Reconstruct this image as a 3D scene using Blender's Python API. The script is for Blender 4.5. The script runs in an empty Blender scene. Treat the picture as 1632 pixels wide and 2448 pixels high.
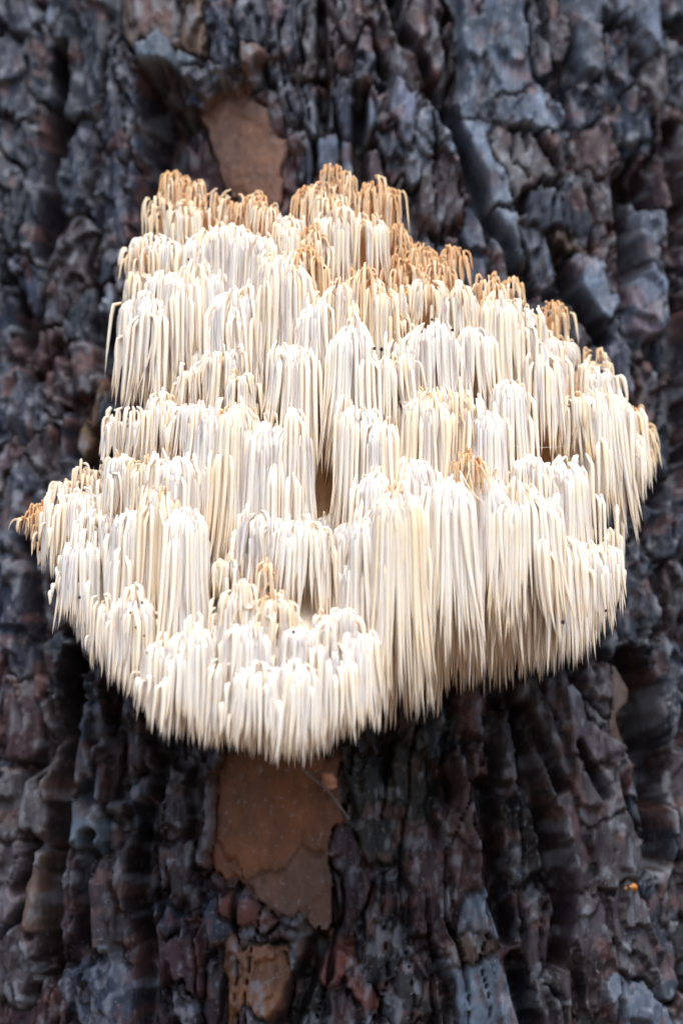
import bpy, math, random
import numpy as np
from mathutils import Vector

random.seed(7)
RNG = np.random.default_rng(11)
R = math.radians
scene = bpy.context.scene
col = scene.collection

# ------------------------------------------------------------------ camera
PW, PH = 1632.0, 2448.0                  # photograph size, used to turn pixels into directions
PITCH = R(11.0)                          # the camera looks slightly up at the fungus
DIST = 0.78                              # metres to the focus point
FOVV = 2 * math.atan(0.5 * 0.405 / DIST)
AIM = np.array([0.0, -0.075, 0.0])
FWD = np.array([0.0, math.cos(PITCH), math.sin(PITCH)])
UPV = np.array([0.0, -math.sin(PITCH), math.cos(PITCH)])
CAM = AIM - DIST * FWD
cam_data = bpy.data.cameras.new('camera')
cam = bpy.data.objects.new('camera', cam_data)
col.objects.link(cam)
cam.location = CAM
cam.rotation_euler = (math.pi / 2 + PITCH, 0, 0)
cam_data.sensor_fit = 'VERTICAL'
cam_data.sensor_height = 36.0
cam_data.sensor_width = 24.0
cam_data.lens = 18.0 / math.tan(FOVV / 2)
cam_data.clip_start = 0.01
cam_data.clip_end = 400.0
cam_data.dof.use_dof = True
cam_data.dof.focus_distance = DIST + 0.005
cam_data.dof.aperture_fstop = 4.8
scene.camera = cam

# ------------------------------------------------------------------ light
SUN_EL, SUN_AZ = R(63), R(10)            # soft light from high in front of the trunk
world = bpy.data.worlds.new('World')
scene.world = world
world.use_nodes = True
wn = world.node_tree
bg = wn.nodes['Background']
sky = wn.nodes.new('ShaderNodeTexSky')
sky.sky_type = 'NISHITA'
sky.sun_disc = False
sky.sun_elevation = SUN_EL
sky.sun_rotation = math.pi - SUN_AZ
sky.air_density = 1.0
sky.dust_density = 3.0
sky.ozone_density = 1.0
wn.links.new(sky.outputs[0], bg.inputs[0])
bg.inputs[1].default_value = 0.15
sun_data = bpy.data.lights.new('sun', 'SUN')
sun_data.energy = 1.35
sun_data.angle = R(40)
sun_data.color = (1.0, 0.94, 0.87)
sun = bpy.data.objects.new('sun', sun_data)
col.objects.link(sun)
sd = Vector((math.sin(SUN_AZ) * math.cos(SUN_EL), -math.cos(SUN_AZ) * math.cos(SUN_EL), math.sin(SUN_EL)))
sun.rotation_euler = sd.to_track_quat('Z', 'Y').to_euler()
vs = scene.view_settings
vs.view_transform = 'Standard'
vs.look = 'None'
vs.exposure = 0.95
vs.gamma = 1.0
vs.use_curve_mapping = False
scene.render.engine = 'CYCLES'
scene.cycles.use_denoising = True
scene.cycles.max_bounces = 12
scene.cycles.diffuse_bounces = 10

# ------------------------------------------------------------------ helpers
FPX = PH / 2 / math.tan(FOVV / 2)        # focal length in photograph pixels
RT = 0.42                                # trunk radius
TC = np.array([0.0, RT])                 # trunk axis (x, y); its front lies at y = 0
GROUND_Z = -1.35


def ray(px, py):
    px, py = np.asarray(px, float), np.asarray(py, float)
    u, v = (px - PW / 2) / FPX, -(py - PH / 2) / FPX
    d = FWD[None] + u.reshape(-1, 1) * np.array([[1.0, 0, 0]]) + v.reshape(-1, 1) * UPV[None]
    return d


def at_y(px, py, y):
    """point of the pixel's line of sight at depth y"""
    d = ray(px, py)[0]
    t = (y - CAM[1]) / d[1]
    return CAM + t * d


def on_trunk(px, py, lift=0.0):
    d = ray(px, py)[0]
    rr = RT + lift
    a = d[0] ** 2 + d[1] ** 2
    ox, oy = CAM[0] - TC[0], CAM[1] - TC[1]
    b = 2 * (ox * d[0] + oy * d[1])
    c = ox * ox + oy * oy - rr * rr
    t = (-b - math.sqrt(max(b * b - 4 * a * c, 0))) / (2 * a)
    return CAM + t * d


def project(P):
    Q = P - CAM
    z = Q @ FWD
    return PW / 2 + FPX * Q[..., 0] / z, PH / 2 - FPX * (Q @ UPV) / z, z


def smooth(a, b, x):
    t = np.clip((x - a) / (b - a), 0, 1)
    return t * t * (3 - 2 * t)


_tab = np.random.default_rng(3).random((64, 64, 8))


def vnoise(x, y, ch=0):
    xi, yi = np.floor(x).astype(int), np.floor(y).astype(int)
    fx, fy = x - xi, y - yi
    fx, fy = fx * fx * (3 - 2 * fx), fy * fy * (3 - 2 * fy)
    t = _tab[:, :, ch % 8]
    xi = xi + 17 * ch
    a, b = t[xi % 64, yi % 64], t[(xi + 1) % 64, yi % 64]
    c, d = t[xi % 64, (yi + 1) % 64], t[(xi + 1) % 64, (yi + 1) % 64]
    return (a * (1 - fx) + b * fx) * (1 - fy) + (c * (1 - fx) + d * fx) * fy


def fbm(x, y, oct=4, ch=0, gain=0.5):
    s, a, n = 0.0, 1.0, 0.0
    for k in range(oct):
        s = s + a * vnoise(x * 2 ** k + 13.7 * k, y * 2 ** k + 7.1 * k, ch + k)
        n += a
        a *= gain
    return s / n


def tag(o, label=None, cat=None, group=None, kind=None):
    for k, v in (('label', label), ('category', cat), ('group', group), ('kind', kind)):
        if v:
            o[k] = v
    return o


def empty(name, loc):
    o = bpy.data.objects.new(name, None)
    col.objects.link(o)
    o.location = loc
    o.empty_display_size = 0.05
    return o


def make_mesh(name, V, F, mat, parent=None, attr=None, smooth_faces=True):
    """V n x 3 in world coordinates, F m x 3 or m x 4; attr {name: n or n x 4 values}"""
    me = bpy.data.meshes.new(name)
    V = np.asarray(V, np.float32)
    F = np.asarray(F, np.int32)
    k = F.shape[1]
    off = np.array(parent.matrix_world.translation if parent else (0, 0, 0), np.float32)
    p = parent
    off = np.zeros(3, np.float32)
    while p is not None:
        off += np.array(p.location, np.float32)
        p = p.parent
    me.vertices.add(len(V))
    me.vertices.foreach_set('co', (V - off).ravel())
    me.loops.add(F.size)
    me.loops.foreach_set('vertex_index', F.ravel())
    me.polygons.add(len(F))
    me.polygons.foreach_set('loop_start', np.arange(0, F.size, k, dtype=np.int32))
    me.polygons.foreach_set('loop_total', np.full(len(F), k, np.int32))
    if smooth_faces:
        me.polygons.foreach_set('use_smooth', np.ones(len(F), bool))
    for an, av in (attr or {}).items():
        av = np.asarray(av, np.float32)
        if av.ndim == 1:
            me.attributes.new(an, 'FLOAT', 'POINT').data.foreach_set('value', av)
        else:
            me.attributes.new(an, 'FLOAT_COLOR', 'POINT').data.foreach_set('color', av.ravel())
    me.materials.append(mat)
    me.update(calc_edges=True)
    o = bpy.data.objects.new(name, me)
    col.objects.link(o)
    o.parent = parent
    return o


def new_mat(name):
    m = bpy.data.materials.new(name)
    m.use_nodes = True
    nt = m.node_tree
    return m, nt, nt.nodes['Principled BSDF']


def node(nt, typ, **kw):
    n = nt.nodes.new(typ)
    for k, v in kw.items():
        setattr(n, k, v)
    return n


# ------------------------------------------------------------------ materials
def bark_material():
    m, nt, bs = new_mat('bark')
    L = nt.links.new
    at = node(nt, 'ShaderNodeAttribute', attribute_name='tone')
    tc = node(nt, 'ShaderNodeTexCoord')
    geo = node(nt, 'ShaderNodeNewGeometry')
    mp = node(nt, 'ShaderNodeMapping')
    mp.inputs['Scale'].default_value = (1, 1, 0.55)
    L(geo.outputs['Position'], mp.inputs['Vector'])
    n1 = node(nt, 'ShaderNodeTexNoise')
    n1.inputs['Scale'].default_value = 190
    n1.inputs['Detail'].default_value = 6
    n1.inputs['Roughness'].default_value = 0.65
    L(mp.outputs[0], n1.inputs['Vector'])
    r1 = node(nt, 'ShaderNodeMapRange')
    r1.inputs['From Min'].default_value = 0.28
    r1.inputs['From Max'].default_value = 0.72
    r1.inputs['To Min'].default_value = 0.6
    r1.inputs['To Max'].default_value = 1.4
    L(n1.outputs[0], r1.inputs[0])
    mul = node(nt, 'ShaderNodeMixRGB', blend_type='MULTIPLY')
    mul.inputs[0].default_value = 1.0
    L(at.outputs['Color'], mul.inputs[1])
    L(r1.outputs[0], mul.inputs[2])
    # pale grey-green crust of lichen dust in fine spots
    n2 = node(nt, 'ShaderNodeTexNoise')
    n2.inputs['Scale'].default_value = 420
    n2.inputs['Detail'].default_value = 3
    L(geo.outputs['Position'], n2.inputs['Vector'])
    r2 = node(nt, 'ShaderNodeMapRange')
    r2.inputs['From Min'].default_value = 0.60
    r2.inputs['From Max'].default_value = 0.72
    r2.inputs['To Max'].default_value = 0.35
    L(n2.outputs[0], r2.inputs[0])
    mx = node(nt, 'ShaderNodeMixRGB')
    mx.inputs[2].default_value = (0.24, 0.25, 0.27, 1)
    L(r2.outputs[0], mx.inputs[0])
    L(mul.outputs[0], mx.inputs[1])
    L(mx.outputs[0], bs.inputs['Base Color'])
    bs.inputs['Roughness'].default_value = 0.55
    bs.inputs['Specular IOR Level'].default_value = 0.35
    bp = node(nt, 'ShaderNodeBump')
    bp.inputs['Strength'].default_value = 0.8
    bp.inputs['Distance'].default_value = 0.0016
    L(n1.outputs[0], bp.inputs['Height'])
    L(bp.outputs[0], bs.inputs['Normal'])
    return m


def fungus_material(name, white, cream, tan, sss=0.7):
    m, nt, bs = new_mat(name)
    L = nt.links.new
    at = node(nt, 'ShaderNodeAttribute', attribute_name='age_tint')
    geo = node(nt, 'ShaderNodeNewGeometry')
    n1 = node(nt, 'ShaderNodeTexNoise')
    n1.inputs['Scale'].default_value = 130
    n1.inputs['Detail'].default_value = 3
    L(geo.outputs['Position'], n1.inputs['Vector'])
    mr = node(nt, 'ShaderNodeMapRange')
    mr.inputs['To Min'].default_value = -0.22
    mr.inputs['To Max'].default_value = 0.22
    L(n1.outputs[0], mr.inputs[0])
    ad = node(nt, 'ShaderNodeMath', operation='ADD', use_clamp=True)
    L(at.outputs['Fac'], ad.inputs[0])
    L(mr.outputs[0], ad.inputs[1])
    cr = node(nt, 'ShaderNodeValToRGB')
    e = cr.color_ramp.elements
    e[0].position, e[0].color = 0.0, (*white, 1)
    e[1].position, e[1].color = 1.0, (*tan, 1)
    x = cr.color_ramp.elements.new(0.45)
    x.color = (*cream, 1)
    L(ad.outputs[0], cr.inputs[0])
    L(cr.outputs[0], bs.inputs['Base Color'])
    bs.inputs['Roughness'].default_value = 0.42
    bs.inputs['Specular IOR Level'].default_value = 0.35
    bs.inputs['Subsurface Weight'].default_value = sss
    bs.inputs['Subsurface Radius'].default_value = (1.0, 0.80, 0.58)
    bs.inputs['Subsurface Scale'].default_value = 0.0016
    n2 = node(nt, 'ShaderNodeTexNoise')
    n2.inputs['Scale'].default_value = 900
    n2.inputs['Detail'].default_value = 2
    L(geo.outputs['Position'], n2.inputs['Vector'])
    bp = node(nt, 'ShaderNodeBump')
    bp.inputs['Strength'].default_value = 0.25
    bp.inputs['Distance'].default_value = 0.0004
    L(n2.outputs[0], bp.inputs['Height'])
    L(bp.outputs[0], bs.inputs['Normal'])
    tr = node(nt, 'ShaderNodeBsdfTranslucent')
    hs = node(nt, 'ShaderNodeMixRGB', blend_type='MULTIPLY')
    hs.inputs[0].default_value = 1.0
    hs.inputs[2].default_value = (1.0, 0.92, 0.80, 1)
    L(cr.outputs[0], hs.inputs[1])
    L(hs.outputs[0], tr.inputs['Color'])
    mxs = node(nt, 'ShaderNodeMixShader')
    mxs.inputs[0].default_value = 0.18
    L(bs.outputs[0], mxs.inputs[1])
    L(tr.outputs[0], mxs.inputs[2])
    L(mxs.outputs[0], nt.nodes['Material Output'].inputs['Surface'])
    return m


def plain_material(name, c, rough=0.7, scale=300.0, vary=0.4):
    m, nt, bs = new_mat(name)
    L = nt.links.new
    geo = node(nt, 'ShaderNodeNewGeometry')
    n1 = node(nt, 'ShaderNodeTexNoise')
    n1.inputs['Scale'].default_value = scale
    n1.inputs['Detail'].default_value = 4
    L(geo.outputs['Position'], n1.inputs['Vector'])
    cr = node(nt, 'ShaderNodeValToRGB')
    e = cr.color_ramp.elements
    e[0].position, e[0].color = 0.3, (*[v * (1 - vary) for v in c], 1)
    e[1].position, e[1].color = 0.7, (*[min(1, v * (1 + vary)) for v in c], 1)
    L(n1.outputs[0], cr.inputs[0])
    L(cr.outputs[0], bs.inputs['Base Color'])
    bs.inputs['Roughness'].default_value = rough
    return m


M_BARK = bark_material()
M_SPINE = fungus_material('fungus_spines', (0.965, 0.90, 0.80), (0.94, 0.78, 0.55), (0.78, 0.46, 0.23))
M_FLESH = fungus_material('fungus_flesh', (0.95, 0.87, 0.76), (0.88, 0.63, 0.38), (0.70, 0.38, 0.18))
M_GROUND = plain_material('forest_floor', (0.15, 0.095, 0.055), 0.9, 9.0, 0.6)
M_DIRT = plain_material('dirt', (0.02, 0.014, 0.01), 0.8)
M_TWIG = plain_material('twig', (0.10, 0.085, 0.08), 0.6)
M_RESIN = plain_material('resin', (0.55, 0.22, 0.05), 0.3)
M_CHIP = plain_material('bark_chip', (0.42, 0.20, 0.12), 0.7)
m, nt, bs = new_mat('spider_silk')
geo = node(nt, 'ShaderNodeNewGeometry')
nz = node(nt, 'ShaderNodeTexNoise')
nz.inputs['Scale'].default_value = 60
nt.links.new(geo.outputs['Position'], nz.inputs['Vector'])
ramp = node(nt, 'ShaderNodeValToRGB')
ramp.color_ramp.elements[0].color = (0.7, 0.7, 0.7, 1)
ramp.color_ramp.elements[1].color = (0.95, 0.95, 0.95, 1)
nt.links.new(nz.outputs[0], ramp.inputs[0])
nt.links.new(ramp.outputs[0], bs.inputs['Base Color'])
bs.inputs['Roughness'].default_value = 0.3
M_SILK = m

# ------------------------------------------------------------------ ground
g = 60
xs = np.concatenate([-np.geomspace(150, 0.4, g // 2), np.geomspace(0.4, 150, g // 2)])
GX, GY = np.meshgrid(xs, xs, indexing='ij')
GZ = GROUND_Z + 0.05 * (fbm(GX * 1.3, GY * 1.3, 4) - 0.5) + 0.02
idx = np.arange(g * g).reshape(g, g)
Fg = np.stack([idx[:-1, :-1], idx[1:, :-1], idx[1:, 1:], idx[:-1, 1:]], -1).reshape(-1, 4)
gr = make_mesh('ground', np.stack([GX, GY, GZ], -1).reshape(-1, 3), Fg, M_GROUND)
tag(gr, 'brown forest floor around the foot of the pine', 'ground', kind='structure')

# ------------------------------------------------------------------ pine tree: trunk and bark plates
TONE = {  # outer and inner bark colours (linear)
    'g': (0.047, 0.062, 0.090), 'p': (0.22, 0.265, 0.33), 'q': (0.185, 0.165, 0.165),
    'w': (0.120, 0.098, 0.105), 'b': (0.074, 0.055, 0.062), 'm': (0.085, 0.042, 0.050), 'r': (0.150, 0.085, 0.085),
    'o': (0.36, 0.15, 0.075), 'n': (0.20, 0.125, 0.09), 'k': (0.024, 0.023, 0.023),
    'O': (0.40, 0.135, 0.045), 'N': (0.30, 0.13, 0.07), 'y': (0.20, 0.13, 0.06), 'e': (0.30, 0.10, 0.07),
}
# plates seen in the photograph: a line along the plate (photo pixels), half width, tone, height in mm
CAPS = [
    (30, 0, 45, 40, 42, 'g', 1), (20, 120, 40, 260, 45, 'g', -2), (95, 90, 100, 200, 24, 'g', -2), (40, 330, 50, 560, 48, 'g', -2),
    (105, 275, 110, 300, 16, 'b', -3), (195, -20, 190, 220, 56, 'g', 3), (130, 30, 130, 45, 22, 'p', 1), (300, 150, 288, 330, 48, 'g', 2),
    (185, 330, 180, 490, 42, 'g', 2), (268, 390, 250, 520, 42, 'g', 2), (325, 330, 330, 480, 28, 'g', -1), (360, 10, 365, 60, 62, 'n', 3),
    (455, 40, 455, 120, 32, 'n', 3), (368, 140, 440, 160, 38, 'p', 8), (425, 190, 500, 190, 30, 'g', 9), (520, 50, 540, 140, 44, 'g', 8),
    (596, 138, 602, 146, 28, 'n', 7), (592, 30, 600, 90, 28, 'g', 1),
    (585, 310, 630, 450, 72, 'o', -7), (455, 350, 485, 450, 42, 'm', -9), (645, 230, 668, 300, 22, 'm', -4),
    (680, 20, 690, 120, 28, 'g', 0), (668, 175, 680, 260, 20, 'g', -1), (738, 60, 730, 150, 24, 'b', -1), (742, 210, 748, 300, 26, 'g', -1),
    (705, 330, 738, 420, 24, 'g', -2), (790, 60, 800, 150, 26, 'b', -1), (800, 215, 805, 300, 28, 'g', 0), (790, 350, 800, 400, 28, 'p', 0),
    (842, 20, 852, 80, 28, 'b', 0), (872, 110, 880, 190, 30, 'g', 1), (895, 215, 897, 280, 16, 'p', 2), (948, 255, 965, 330, 26, 'p', 2),
    (1000, 300, 988, 420, 18, 'p', 1), (925, 330, 930, 420, 26, 'g', -1), (918, 50, 955, 160, 26, 'b', 0), (985, 20, 1000, 90, 26, 'b', 0),
    (1045, 50, 1050, 180, 32, 'b', 0), (1170, 0, 1190, 190, 62, 'p', 4), (1215, 235, 1290, 285, 36, 'p', 6), (1135, 330, 1185, 460, 38, 'p', 3),
    (1205, 360, 1255, 420, 52, 'q', 2), (1195, 520, 1235, 620, 36, 'p', 3), (1300, 340, 1312, 380, 18, 'b', 4), (1278, 470, 1290, 520, 42, 'g', 2),
    (1290, 50, 1282, 140, 28, 'g', 1), (1345, 30, 1335, 120, 24, 'b', 0), (1412, 10, 1420, 130, 30, 'p', 2), (1520, 20, 1545, 95, 30, 'p', 4),
    (1592, 160, 1572, 205, 34, 'q', 3), (1478, 100, 1472, 200, 28, 'g', 0), (1420, 310, 1432, 370, 32, 'r', 0), (1500, 250, 1510, 320, 26, 'g', -1),
    (1385, 225, 1402, 270, 26, 'g', 0), (1365, 440, 1400, 520, 30, 'g', 1), (1450, 430, 1455, 540, 26, 'b', -1), (1040, 420, 1050, 540, 34, 'b', -1),
    (960, 470, 985, 560, 26, 'b', -3), (1255, 560, 1285, 650, 34, 'g', 0), (1398, 650, 1445, 740, 26, 'p', 3), (1350, 770, 1380, 830, 30, 'b', 0),
    (1470, 560, 1482, 700, 22, 'r', 0), (1340, 560, 1360, 600, 20, 'n', 0), (1562, 540, 1560, 620, 28, 'p', 3), (1550, 690, 1560, 775, 26, 'p', 3),
    (1470, 790, 1500, 900, 32, 'g', 0), (1540, 880, 1560, 960, 28, 'b', -1), (1595, 950, 1595, 1100, 26, 'g', 0), (1560, 1190, 1580, 1300, 30, 'g', 0),
    (112, 740, 215, 560, 42, 'b', 2), (50, 640, 60, 720, 36, 'g', -3), (170, 770, 262, 620, 26, 'g', 1), (235, 690, 250, 730, 28, 'p', 4),
    (285, 640, 290, 740, 22, 'b', 0), (60, 830, 105, 790, 34, 'r', 0), (35, 920, 75, 1010, 38, 'g', 0), (130, 900, 122, 960, 28, 'm', 0),
    (190, 860, 185, 900, 22, 'b', -2), (105, 1040, 95, 1120, 26, 'b', 0), (238, 900, 228, 990, 13, 'y', -3), (203, 1040, 200, 1080, 16, 'y', -3),
    (145, 1010, 130, 1090, 18, 'g', -1), (50, 1150, 42, 1280, 42, 'g', 0), (12, 1090, 10, 1260, 14, 'm', 0),
    (40, 1390, 50, 1560, 44, 'g', 0), (110, 1360, 118, 1480, 22, 'b', -1), (135, 1540, 140, 1590, 24, 'g', 2), (50, 1650, 60, 1780, 44, 'r', 0),
    (40, 1890, 60, 1980, 50, 'q', 1), (110, 1700, 118, 1880, 18, 'q', 1), (20, 2070, 20, 2150, 34, 'q', 0), (92, 2080, 95, 2190, 28, 'n', -1),
    (40, 2260, 60, 2370, 50, 'b', 0), (185, 1690, 180, 1850, 20, 'g', -1), (215, 1940, 212, 2010, 20, 'p', 0), (245, 1790, 250, 1900, 30, 'b', -1),
    (300, 1700, 310, 1810, 34, 'b', -1), (232, 2110, 242, 2230, 36, 'b', 0), (292, 2030, 295, 2150, 30, 'b', 0), (325, 1890, 345, 1960, 28, 'g', -1),
    (200, 2370, 260, 2410, 66, 'g', 1), (402, 1850, 400, 1960, 36, 'b', -2), (410, 2050, 400, 2140, 36, 'b', -2), (376, 2180, 388, 2225, 28, 'g', 0),
    (430, 2280, 440, 2330, 42, 'm', -1), (430, 2400, 450, 2440, 40, 'b', 0), (645, 1880, 645, 1990, 125, 'O', -6), (700, 2080, 680, 2120, 85, 'N', -5), (560, 2170, 640, 2200, 40, 'e', -4),
    (520, 2040, 540, 2085, 28, 'O', -5), (560, 2145, 705, 2195, 18, 'm', -2), (510, 2110, 540, 2150, 18, 'm', -3), (590, 2225, 690, 2235, 17, 'r', -2),
    (500, 2200, 520, 2230, 24, 'g', -2), (610, 2310, 620, 2355, 62, 'o', 0), (795, 2300, 835, 2370, 40, 'e', -3), (900, 1890, 905, 2000, 62, 'k', -6),
    (985, 1790, 990, 1900, 44, 'k', -6), (1035, 2060, 1042, 2190, 42, 'm', -5), (825, 2030, 840, 2150, 42, 'm', -6), (925, 2180, 930, 2300, 50, 'k', -8),
    (985, 2350, 990, 2440, 50, 'k', -7), (720, 2370, 730, 2440, 44, 'k', -6), (1130, 1840, 1130, 1990, 26, 'r', 1), (1118, 2050, 1108, 2115, 26, 'r', 0),
    (1160, 2150, 1150, 2200, 32, 'p', 1), (1130, 2265, 1140, 2290, 26, 'n', 0), (1150, 2360, 1190, 2440, 56, 'p', 2), (1200, 1710, 1218, 1850, 28, 'b', -3),
    (1262, 1950, 1272, 2060, 26, 'k', -2), (1292, 2180, 1300, 2300, 40, 'b', 0), (1290, 1700, 1322, 1850, 36, 'w', 3), (1345, 1930, 1385, 2090, 34, 'w', 3),
    (1352, 1680, 1420, 1800, 46, 'w', 4), (1425, 1850, 1440, 1925, 50, 'w', 4), (1472, 2000, 1480, 2070, 60, 'w', 4), (1490, 2180, 1515, 2300, 60, 'w', 4),
    (1540, 1890, 1552, 2000, 26, 'g', 2), (1440, 1600, 1450, 1700, 24, 'b', 0), (1505, 1620, 1512, 1720, 26, 'n', -4), (1592, 1550, 1600, 1720, 24, 'g', 1),
    (1600, 1950, 1605, 2020, 22, 'g', 0), (1592, 2080, 1600, 2180, 20, 'b', 0), (1480, 2380, 1560, 2420, 46, 'p', 2), (1400, 2180, 1420, 2420, 42, 'w', 2),
    (1520, 1360, 1535, 1480, 30, 'g', 0), (1590, 1380, 1595, 1470, 24, 'b', -1), (1480, 1540, 1500, 1570, 22, 'g', 0),
]
# deep furrows and dark slots: polyline (photo pixels), half width px, depth mm
FURROWS = [
    ([(140, 110), (135, 260), (128, 330), (122, 420), (110, 500), (98, 600)], 9, 11), ([(385, 215), (392, 300), (380, 420), (362, 500)], 26, 15),
    ([(1020, 200), (1062, 260), (1098, 330), (1132, 410), (1168, 500), (1212, 600), (1240, 680)], 8, 10),
    ([(1330, 600), (1362, 690), (1402, 745), (1440, 810)], 8, 11), ([(1490, 420), (1500, 520), (1512, 640)], 12, 10),
    ([(1626, 300), (1618, 600), (1626, 900), (1618, 1200)], 12, 7), ([(868, 210), (866, 330), (872, 430)], 8, 8),
    ([(930, -20), (955, 70), (1005, 150), (1020, 200)], 6, 7), ([(170, 1560), (155, 1700), (142, 1800), (138, 1920), (128, 2050), (120, 2180), (105, 2330)], 11, 11),
    ([(340, 1930), (330, 2050), (325, 2150), (345, 2260), (350, 2450)], 11, 11), ([(205, 2000), (200, 2120), (205, 2260)], 8, 8),
    ([(65, 2000), (55, 2090), (30, 2125)], 7, 7), ([(1165, 1880), (1172, 2000), (1192, 2130), (1215, 2230)], 13, 12),
    ([(1245, 1720), (1282, 1900), (1330, 2060), (1350, 2190), (1338, 2300)], 9, 10), ([(1530, 1720), (1575, 1830), (1580, 2040)], 20, 14),
    ([(1510, 1570), (1540, 1640), (1535, 1720)], 13, 12), ([(280, 780), (285, 900), (300, 980), (230, 1110)], 16, 11),
    ([(760, 0), (765, 120), (772, 300)], 6, 7), ([(270, 1650), (275, 1780), (262, 1900)], 8, 8), ([(380, 1100), (395, 1700), (372, 1900)], 8, 8),
    ([(1330, 1880), (1300, 1800), (1262, 1690)], 6, 7), ([(1270, 2440), (1252, 2380), (1230, 2300)], 12, 11), ([(1440, 1900), (1400, 1830), (1380, 1780)], 5, 6),
    ([(760, 2260), (700, 2380), (680, 2450)], 14, 9), ([(1480, 980), (1530, 1100), (1560, 1200)], 8, 8), ([(60, 1300), (72, 1460), (90, 1600)], 6, 7),
]
RNGB = np.random.default_rng(5)


def seg_dist(px, py, x1, y1, x2, y2):
    dx, dy = x2 - x1, y2 - y1
    t = np.clip(((px - x1) * dx + (py - y1) * dy) / (dx * dx + dy * dy + 1e-9), 0, 1)
    return np.hypot(px - x1 - t * dx, py - y1 - t * dy)


# filler plates wherever none is traced (also beyond the frame, for the rest of the trunk in reach)
caps = list(CAPS)
ca = [np.array([c[:5] for c in caps], float)]
for gy in np.arange(-420, 3000, 74):
    for gx in np.arange(-420, 2100, 34):
        x, y = gx + RNGB.uniform(-14, 14), gy + RNGB.uniform(-34, 34)
        w, hl = RNGB.uniform(16, 33), RNGB.uniform(80, 230)
        inside = -60 < x < PW + 60 and -60 < y < PH + 60
        if not inside:
            w, hl = w * 1.8, hl * 1.6
        if 380 < x < 1330 and 620 < y < 1560:
            w, hl = w * 2.2, hl * 1.6          # behind the fungus: fewer, larger
        lean = (x - 816) * 0.0003 * hl + RNGB.uniform(-0.08, 0.08) * hl
        A = np.array([c[:5] for c in caps], float)
        near = A[(np.abs((A[:, 0] + A[:, 2]) / 2 - x) < 200) & (np.abs((A[:, 1] + A[:, 3]) / 2 - y) < 330)]
        dd = 1e9
        for tt in (-1, -0.5, 0, 0.5, 1):
            if len(near):
                dd = min(dd, float(np.min(seg_dist(x + tt * lean, y + tt * hl, near[:, 0], near[:, 1], near[:, 2], near[:, 3]) - near[:, 4] - w)))
        if dd < -6:
            continue
        if 360 < x < 520 and 200 < y < 500:
            continue
        tone = RNGB.choice(['g', 'b', 'g', 'g', 'g', 'm', 'g']) if y < 1400 else RNGB.choice(['b', 'g', 'b', 'm', 'r', 'k'])
        caps.append((x - lean, y - hl, x + lean, y + hl, w, str(tone), RNGB.uniform(-3.5, 0.5)))

# the surface grid
DS = 0.00082
s_ax = np.arange(-0.262, 0.262, DS)
z_ax = np.arange(-0.285, 0.335, DS)
S, Z = np.meshgrid(s_ax, z_ax, indexing='ij')
TH = S / RT
base = np.stack([RT * np.sin(TH), RT - RT * np.cos(TH), Z], -1)
PX, PY, _ = project(base)
NX, NY = S / 0.000183 + 816, 1224 - Z / 0.000183        # even coordinates on the bark for the noise
# warp the look-up for ragged edges
side = smooth(0.40, 0.62, np.abs(TH))
sx_ = (fbm(NX / 90, NY / 200, 2, 1) - 0.5) * 34            # smooth part of the warp, for the furrows
wx = (fbm(NX / 60, NY / 150, 3, 1) - 0.5) * 50 + (fbm(NX / 16, NY / 45, 2, 4) - 0.5) * 12 * (1 - 0.8 * side)
wy = (fbm(NX / 40, NY / 120, 4, 2) - 0.5) * 90 + (fbm(NX / 14, NY / 30, 2, 5) - 0.5) * 14 * (1 - 0.8 * side)
QX, QY = PX + wx, PY + wy
best = np.full(PX.shape, 1e9)
second = np.full(PX.shape, 1e9)
pid = np.zeros(PX.shape, np.int32)
pid2 = np.zeros(PX.shape, np.int32)
for i, (x1, y1, x2, y2, w, tone, h) in enumerate(caps):
    pad = w + 170
    mk = (QX > min(x1, x2) - pad) & (QX < max(x1, x2) + pad) & (QY > min(y1, y2) - pad) & (QY < max(y1, y2) + pad)
    ii = np.nonzero(mk)
    if len(ii[0]) == 0:
        continue
    d = seg_dist(QX[ii], QY[ii], x1, y1, x2, y2) - w
    b, s2, p = best[ii], second[ii], pid[ii]
    closer = d < b
    pid2[ii] = np.where(closer, p, np.where(d < s2, i, pid2[ii]))
    second[ii] = np.where(closer, b, np.minimum(s2, d))
    best[ii] = np.where(closer, d, b)
    pid[ii] = np.where(closer, i, p)
edge = np.minimum((second - best) * 0.5, 40)          # px to the neighbouring plate
gap = np.clip(best, -60, 60)                          # > 0 outside every plate
hp = np.array([c[6] for c in caps]) * 0.001
tc_ = np.array([TONE[c[5]] for c in caps])
jit = RNGB.uniform(0.8, 1.25, (len(caps), 1)) * (1 + RNGB.uniform(-0.06, 0.06, (len(caps), 3)))
tilt = RNGB.uniform(-1, 1, (len(caps), 2))
cx = np.array([(c[0] + c[2]) / 2 for c in caps])
cy = np.array([(c[1] + c[3]) / 2 for c in caps])
exposed = np.array([c[5] in 'onON' and c[6] < -2 for c in caps])
ex = exposed[pid]
H = hp[pid] + (tilt[pid, 0] * (PX - cx[pid]) + tilt[pid, 1] * (PY - cy[pid]) * 0.5) * 1.1e-5 * np.where(ex, 0.3, 1)
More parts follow.
